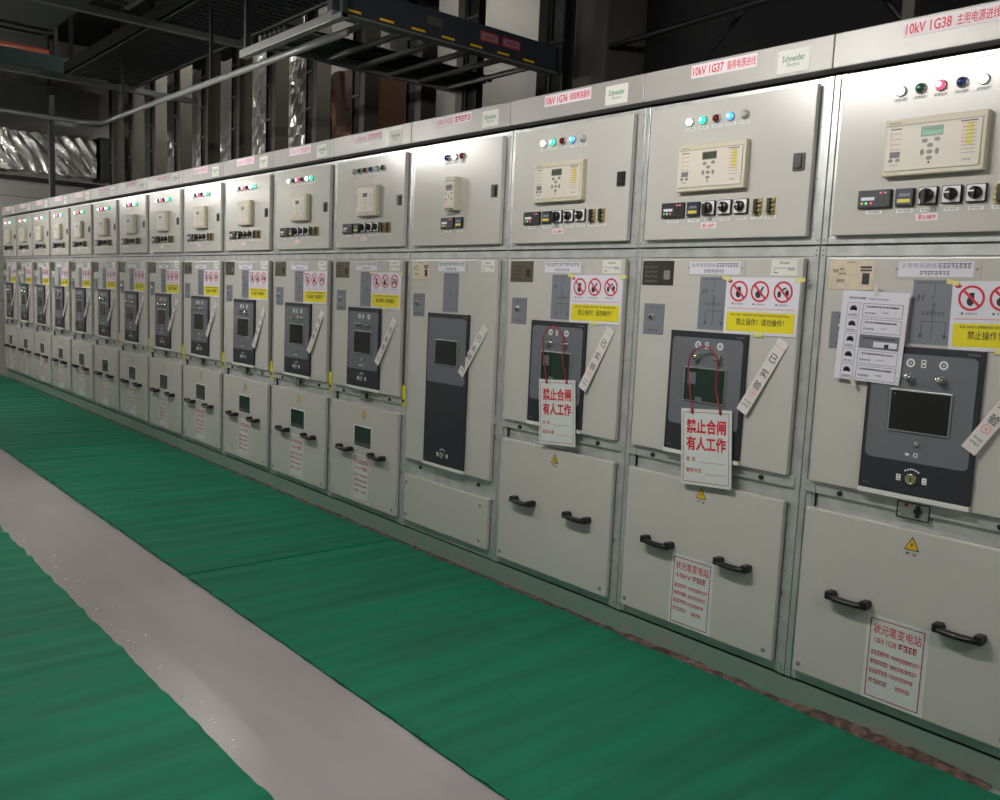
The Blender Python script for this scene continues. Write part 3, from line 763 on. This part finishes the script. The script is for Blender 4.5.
tag(part('foil_duct', 'foil1', foil_duct('x', -12.4, -6.42, 1.75, 2.45, 2.55, 4.05, 'foil', 3)), 'crumpled silver foil wrapped duct glimpsed between the cable risers', 'duct', 'foil wrapped air ducts')
tag(part('foil_duct', 'foil2', foil_duct('x', -6.38, -5.6, 1.75, 2.35, 2.45, 3.5, 'foil_brown', 9, 20)), 'brownish foil wrapped duct end behind the risers', 'duct', 'foil wrapped air ducts')
tag(part('foil_duct', 'foil3', foil_duct('y', -1.6, 1.22, -12.55, -12.12, 2.82, 3.36, 'foil', 6)), 'wrinkled silver foil duct high on the end wall at far left', 'duct', 'foil wrapped air ducts')
def f_round(m):
    n = 6; p = []
    y1, z0, z1, r = 1.42, 3.62, 4.02, .16
    for cz, a in ((z1-r, 0), (z0+r, 270)):
        pass
    pts = [(-2.2, z0), (y1-.03, z0), (y1, z0+.03)]+[(y1-r+r*math.cos(math.radians(t)), z1-r+r*math.sin(math.radians(t))) for t in range(0, 91, 15)]+[(-2.2, z1)]
    k = len(pts)
    vs = [(-12.15, y, z) for y, z in pts]+[(-12.55, y, z) for y, z in pts]
    m.add(vs, [tuple(range(k)), tuple(range(2*k-1, k-1, -1))]+[(i, i+k, (i+1) % k+k, (i+1) % k) for i in range(k)], 'duct_grey')
tag(part('air_duct', 'round', f_round), 'grey duct with a rounded end above the foil duct at far left', 'duct', 'plain grey ducts')
tag(part('damper_box', 'damp', lambda m: (m.box(-12.5, -12.14, 1.27, 1.43, 2.8, 3.42, 'cable_black', .01), m.box(-12.142, -12.13, 1.29, 1.31, 2.82, 3.40, 'tray_dark'))), 'black box closing the end of the foil duct at far left', 'damper')
def f_bigduct(m):
    m.box(-7.75, -3.2, -1.75, -.50, 3.62, 4.2, 'duct_grey', .01)
    m.box(-7.76, -7.70, -1.76, -.49, 3.60, 4.22, 'tray_steel'); m.box(-7.6, -7.5, -1.76, -.49, 3.60, 4.22, 'tray_steel')
    for x in (-7, -4): m.box(x, x+.02, -1.1, -1.08, 4.2, Z_TOP-.001, 'tray_dark')
tag(part('air_duct', 'bigduct', f_bigduct), 'large square grey duct hanging at the top left corner', 'duct', 'plain grey ducts')
tag(part('wall_strut', 'wstrut', lambda m: (m.box(-12.3, -12.24, -2.5, 1.45, 2.70, 2.76, 'tray_dark', .004), m.box(-12.3, -12.24, -.3, -.24, 2.76, 2.82, 'tray_dark'), m.box(-12.62, -12.3, -2.2, -2.15, 2.71, 2.75, 'tray_dark'), m.box(-12.62, -12.3, 1.2, 1.25, 2.71, 2.75, 'tray_dark'))), 'dark strut running under the foil duct on the end wall', 'strut')
def f_conduit(m):
    z = 2.74
    pts = [(-6.82, -3.0, z), (-6.84, -.52, z)]+[(-6.84+.21*(1-math.cos(t)), -.52+.21*math.sin(t), z) for t in [PI/2*i/8 for i in range(1, 9)]]+[(-5.3, -.305, z), (-3.4, -.285, z), (-2.66, -.28, z)]
    m.tube(pts, .017, 'tray_light', 8, ry=.022)
    for x in (-6.2, -4.4): m.box(x, x+.02, -.31, -.29, z+.02, Z_TOP-.001, 'tray_dark')
    m.box(-6.835, -6.815, -1.5, -1.48, z, Z_TOP-.001, 'tray_dark')
tag(part('conduit', 'conduit', f_conduit), 'pale conduit bending from the far left and running along above the cabinets', 'conduit')
def f_pole(m):
    m.box(-10.03, -9.97, .07, .13, 2.162, 3.5, 'tray_dark', .004); m.box(-10.0, -9.97, .10, .36, 3.17, 3.21, 'tray_light', .004); m.box(-10.06, -9.94, .04, .16, 2.156, 2.17, 'tray_dark')
tag(part('support_post', 'pole', f_pole), 'dark post with a short arm standing on top of the cabinets at far left', 'post')

ZT = 3.2
def tray_x(root):
    part('side_rail', 'trA', lambda m: (m.box(-7.25, 2.5, -.475, -.46, ZT, ZT+.10, 'tray_steel'), m.box(-7.25, 2.5, -.475, -.44, ZT, ZT+.006, 'tray_light')), root)
    part('side_rail', 'trB', lambda m: (m.box(-7.25, 2.5, .16, .175, ZT, ZT+.10, 'tray_steel'), m.box(-7.25, 2.5, .14, .175, ZT, ZT+.006, 'tray_light')), root)
    def bottom(m):
        n = 125                                    # perforated bottom: strips with slots between
        for i in range(n):
            x = -7.2+.0768*i
            m.box(x, x+.034, -.46, .16, ZT+.004, ZT+.008, 'tray_dark')
        for j in range(12): y = -.45+.052*j; m.box(-7.2, 2.4, y, y+.022, ZT+.008, ZT+.012, 'tray_dark')
    part('perforated_bottom', 'trC', bottom, root)
    def cables(m):
        for j in range(7): y = -.40+.085*j; m.tube([(-7.2, y, ZT+.04), (-3, y+.02, ZT+.045), (2.4, y, ZT+.04)], .026, 'cable_black', 6)
    part('cables', 'trD', cables, root)
t = empty('cable_tray', (0, 0, 0), 'perforated grey cable tray running away overhead in front of the cabinets', 'cable tray', 'overhead cable trays'); tray_x(t)
t2 = empty('cable_tray', (0, 0, 0), 'wide ladder cable tray crossing over the cabinets with labelled dark side', 'cable tray', 'overhead cable trays')
ZL = 2.8
def f_bar(m):
    m.box(-2.63, -2.575, -.42, 1.17, ZL, ZL+.155, 'bar_blue', .004); m.box(-2.645, -2.57, -.42, 1.17, ZL-.006, ZL+.003, 'tray_light')
    x = -2.5738
    def q(y0, y1, z0, z1, mt, d=0): m.add([(x+d, y0, z0), (x+d, y1, z0), (x+d, y1, z1), (x+d, y0, z1)], [(0,1,2,3)], mt)
    for i in range(7): q(-.34+.205*i, -.25+.205*i, ZL+.018, ZL+.030, 'hazard_yellow')
    q(.17, .28, ZL+.07, ZL+.115, 'riser_grey')
    for a in (.55, .72): q(a, a+.14, ZL+.065, ZL+.118, 'dull_red'); q(a+.010, a+.130, ZL+.074, ZL+.109, 'plate_grey', .0004); q(a+.03, a+.11, ZL+.085, ZL+.097, 'dull_red', .0008)
part('side_rail', 'lbar', f_bar, t2, label='dark side plate with yellow dashes and red framed labels')
part('side_rail', 'lrail', lambda m: m.box(-3.55, -3.52, -.36, 1.17, ZL, ZL+.07, 'tray_light', .003), t2)
for i in range(6): part('rung', 'lrung', lambda m: m.box(-3.53, -2.62, 0, .035, ZL+.008, ZL+.034, 'tray_light', .003), t2, (0, -.16+.235*i, 0))
def f_cab2(m):
    for i in range(5): x = -3.46+.06*i; m.tube([(x, -.36, ZL+.056), (x+.02, .5, ZL+.056), (x, 1.17, ZL+.056)], .022, 'cable_black', 6)
part('cables', 'lcab', f_cab2, t2)
tag(part('support_beam', 'beam1', lambda m: (m.box(-3.66, -2.56, -.43, -.385, ZL-.055, ZL-.008, 'tray_light', .004), m.box(-3.62, -3.59, -.42, -.39, ZL-.01, Z_TOP-.001, 'tray_dark'), m.box(-2.50, -2.47, -.42, -.39, ZL-.05, Z_TOP-.001, 'tray_dark'), m.box(-2.56, -2.47, -.43, -.385, ZL-.055, ZL-.03, 'tray_light'))), 'pale steel beam under the start of the ladder tray', 'beam', 'overhead steel supports')
tag(part('support_beam', 'beam2', lambda m: (m.box(-4.95, -4.90, -2.2, .24, ZT-.05, ZT-.002, 'tray_light', .003), m.box(-4.94, -4.91, -2.2, -2.17, ZT, Z_TOP-.001, 'tray_dark'))), 'grey strut crossing under the perforated cable tray', 'beam', 'overhead steel supports')
tag(part('support_beam', 'beam3', lambda m: (m.box(-7.30, -7.24, -1.2, .75, ZT-.05, ZT-.002, 'tray_light', .003), m.box(-7.28, -7.25, -.42, -.39, ZT+.11, Z_TOP-.001, 'tray_dark'))), 'grey strut under the far end of the perforated cable tray', 'beam', 'overhead steel supports')
t3 = empty('cable_tray', (0, 0, 0), 'narrow ladder tray running overhead beside the perforated tray, nearer the camera', 'cable tray', 'overhead cable trays')
for y in (-.98, -.70): part('side_rail', 'n3%f' % y, lambda m: m.box(-4.9, 2.5, y, y+.03, ZT+.02, ZT+.09, 'tray_light'), t3)
for i in range(12): part('rung', 'n3r', lambda m: m.box(0, .03, -.97, -.68, ZT+.03, ZT+.05, 'tray_steel'), t3, (-4.85+.6*i, 0, 0))
def f_pipe(a, b, r_, mt):
    c = ((a[0]+b[0])/2, (a[1]+b[1])/2, (a[2]+b[2])/2)
    return lambda m: (m.tube([a, c, b], r_, mt, 10), m.box(c[0]-.008, c[0]+.008, c[1]-.008, c[1]+.008, c[2], Z_TOP-.001, 'tray_dark'))
tag(part('pipe', 'pipe1', f_pipe((-9.9, -3.2, 3.93), (-9.9, .05, 3.93), .055, 'pipe_rust')), 'rust red pipe crossing at the far top left', 'pipe', 'red pipes overhead')
tag(part('pipe', 'pipe2', f_pipe((-8.2, -1.2, 3.52), (-3.2, -1.62, 3.52), .045, 'pipe_red')), 'red pipe slanting under the square duct at the top left corner', 'pipe', 'red pipes overhead')
def f_teal(m):
    m.box(-9.55, -9.2, -2.6, .10, 3.60, 3.78, 'teal_steel', .01)
    for i in range(8): m.box(-9.6, -9.15, -2.5+.33*i, -2.46+.33*i, 3.58, 3.61, 'tray_steel')
    m.box(-9.4, -9.36, -.02, .02, 3.78, Z_TOP-.001, 'tray_dark')
tag(part('cable_trunking', 'teal', f_teal), 'dark teal cable trunking at the upper left below the red pipe', 'trunking')
def f_brace(a, b): return lambda m: m.tube([a, ((a[0]+b[0])/2, (a[1]+b[1])/2, (a[2]+b[2])/2), b], .018, 'tray_dark', 4)
for i, (a, b) in enumerate((((-2.30, 2.2, 4.74), (-.3, 2.2, 2.3)), ((-2.42, 1.75, 2.4), (.2, 1.75, 4.745)), ((-2.45, 1.50, 3.0), (-.51, 1.43, 3.05)))):
    tag(part('brace', 'brace%d' % i, f_brace(a, b)), ['dark diagonal brace sloping down to the right behind the 1G37 cabinet', 'dark diagonal brace rising to the right behind the two nearest cabinets', 'dark level rail high behind the nearest cabinets'][i], 'brace', 'dark braces behind the cabinets')
tag(part('angle_post', 'apost', lambda m: m.box(-.50, -.44, 1.402, 1.46, 0, Z_TOP-.001, 'riser_grey', .004)), 'brownish upright post behind the seam of the two nearest cabinets', 'post')

# ------------------------------------------------------------------ lamps over the walkway
def f_lampbody(m):
    m.box(-.64, .64, -.085, .085, .036, .09, 'lamp_body', .008); m.box(-.64, -.605, -.02, .02, -.01, .04, 'lamp_body', .004); m.box(.605, .64, -.02, .02, -.01, .04, 'lamp_body', .004)
def f_lamptube(m): m.tube([(-.6, 0, .012), (0, 0, .012), (.6, 0, .012)], .013, 'lamp_tube', 10)
LX = (3.1, -.6, -4.55, -9.3, -12.0); LY = -1.75; LZ = 2.6
for i, x in enumerate(LX):
    r = empty('tube_lamp', (x, LY, LZ), 'hanging fluorescent tube lamp over the walkway, %s from the camera end' % ORD[i], 'lamp', 'tube lamps over the walkway')
    if i == 4: r.scale = (.5, 1, 1)  # unseen last lamp, added and shortened to brighten the far cabinets
    part('housing', 'lhouse', f_lampbody, r)
    part('tube', 'ltube', f_lamptube, r)
    part('hanger', 'lhang', lambda m: (m.box(-.45, -.44, -.005, .005, .09, Z_TOP-LZ-.001, 'tray_dark'), m.box(.44, .45, -.005, .005, .09, Z_TOP-LZ-.001, 'tray_dark')), r)

for i, x in enumerate((-4.9, -8.6)):
    r = empty('tube_lamp', (x, 3.2 if i == 0 else 1.52, 4.5), ['fluorescent tube lamp near the ceiling behind the pale partition side', 'fluorescent tube lamp near the ceiling between risers and foil duct'][i], 'lamp', 'tube lamps in the rear bay')
    r.location.y = 1.5; r.scale = (.5 if i == 0 else .9, 1, 1)
    part('housing', 'lhouse', f_lampbody, r); part('tube', 'ltube', f_lamptube, r); part('hanger', 'lhang2', lambda m: m.box(-.45, -.44, -.005, .005, .09, Z_TOP-4.501, 'tray_dark'), r)
w = bpy.data.worlds.new('world'); w.use_nodes = True
w.node_tree.nodes['Background'].inputs[0].default_value = (.02, .02, .022, 1); w.node_tree.nodes['Background'].inputs[1].default_value = .5
bpy.context.scene.world = w

# ------------------------------------------------------------------ camera
cd = bpy.data.cameras.new('camera'); cam = bpy.data.objects.new('camera', cd); C.objects.link(cam)
cam.location = (1.58882, -2.77794, 1.38592)
cam.rotation_euler = (math.radians(83.38487), math.radians(-2.5619), math.radians(49.40466))
cd.sensor_width = 36; cd.lens = 882.845/1000*36; cd.clip_start = .05
bpy.context.scene.camera = cam
vs = bpy.context.scene.view_settings
vs.view_transform = 'Standard'; vs.look = 'None'; vs.exposure = 0.42; vs.gamma = 1; vs.use_curve_mapping = False
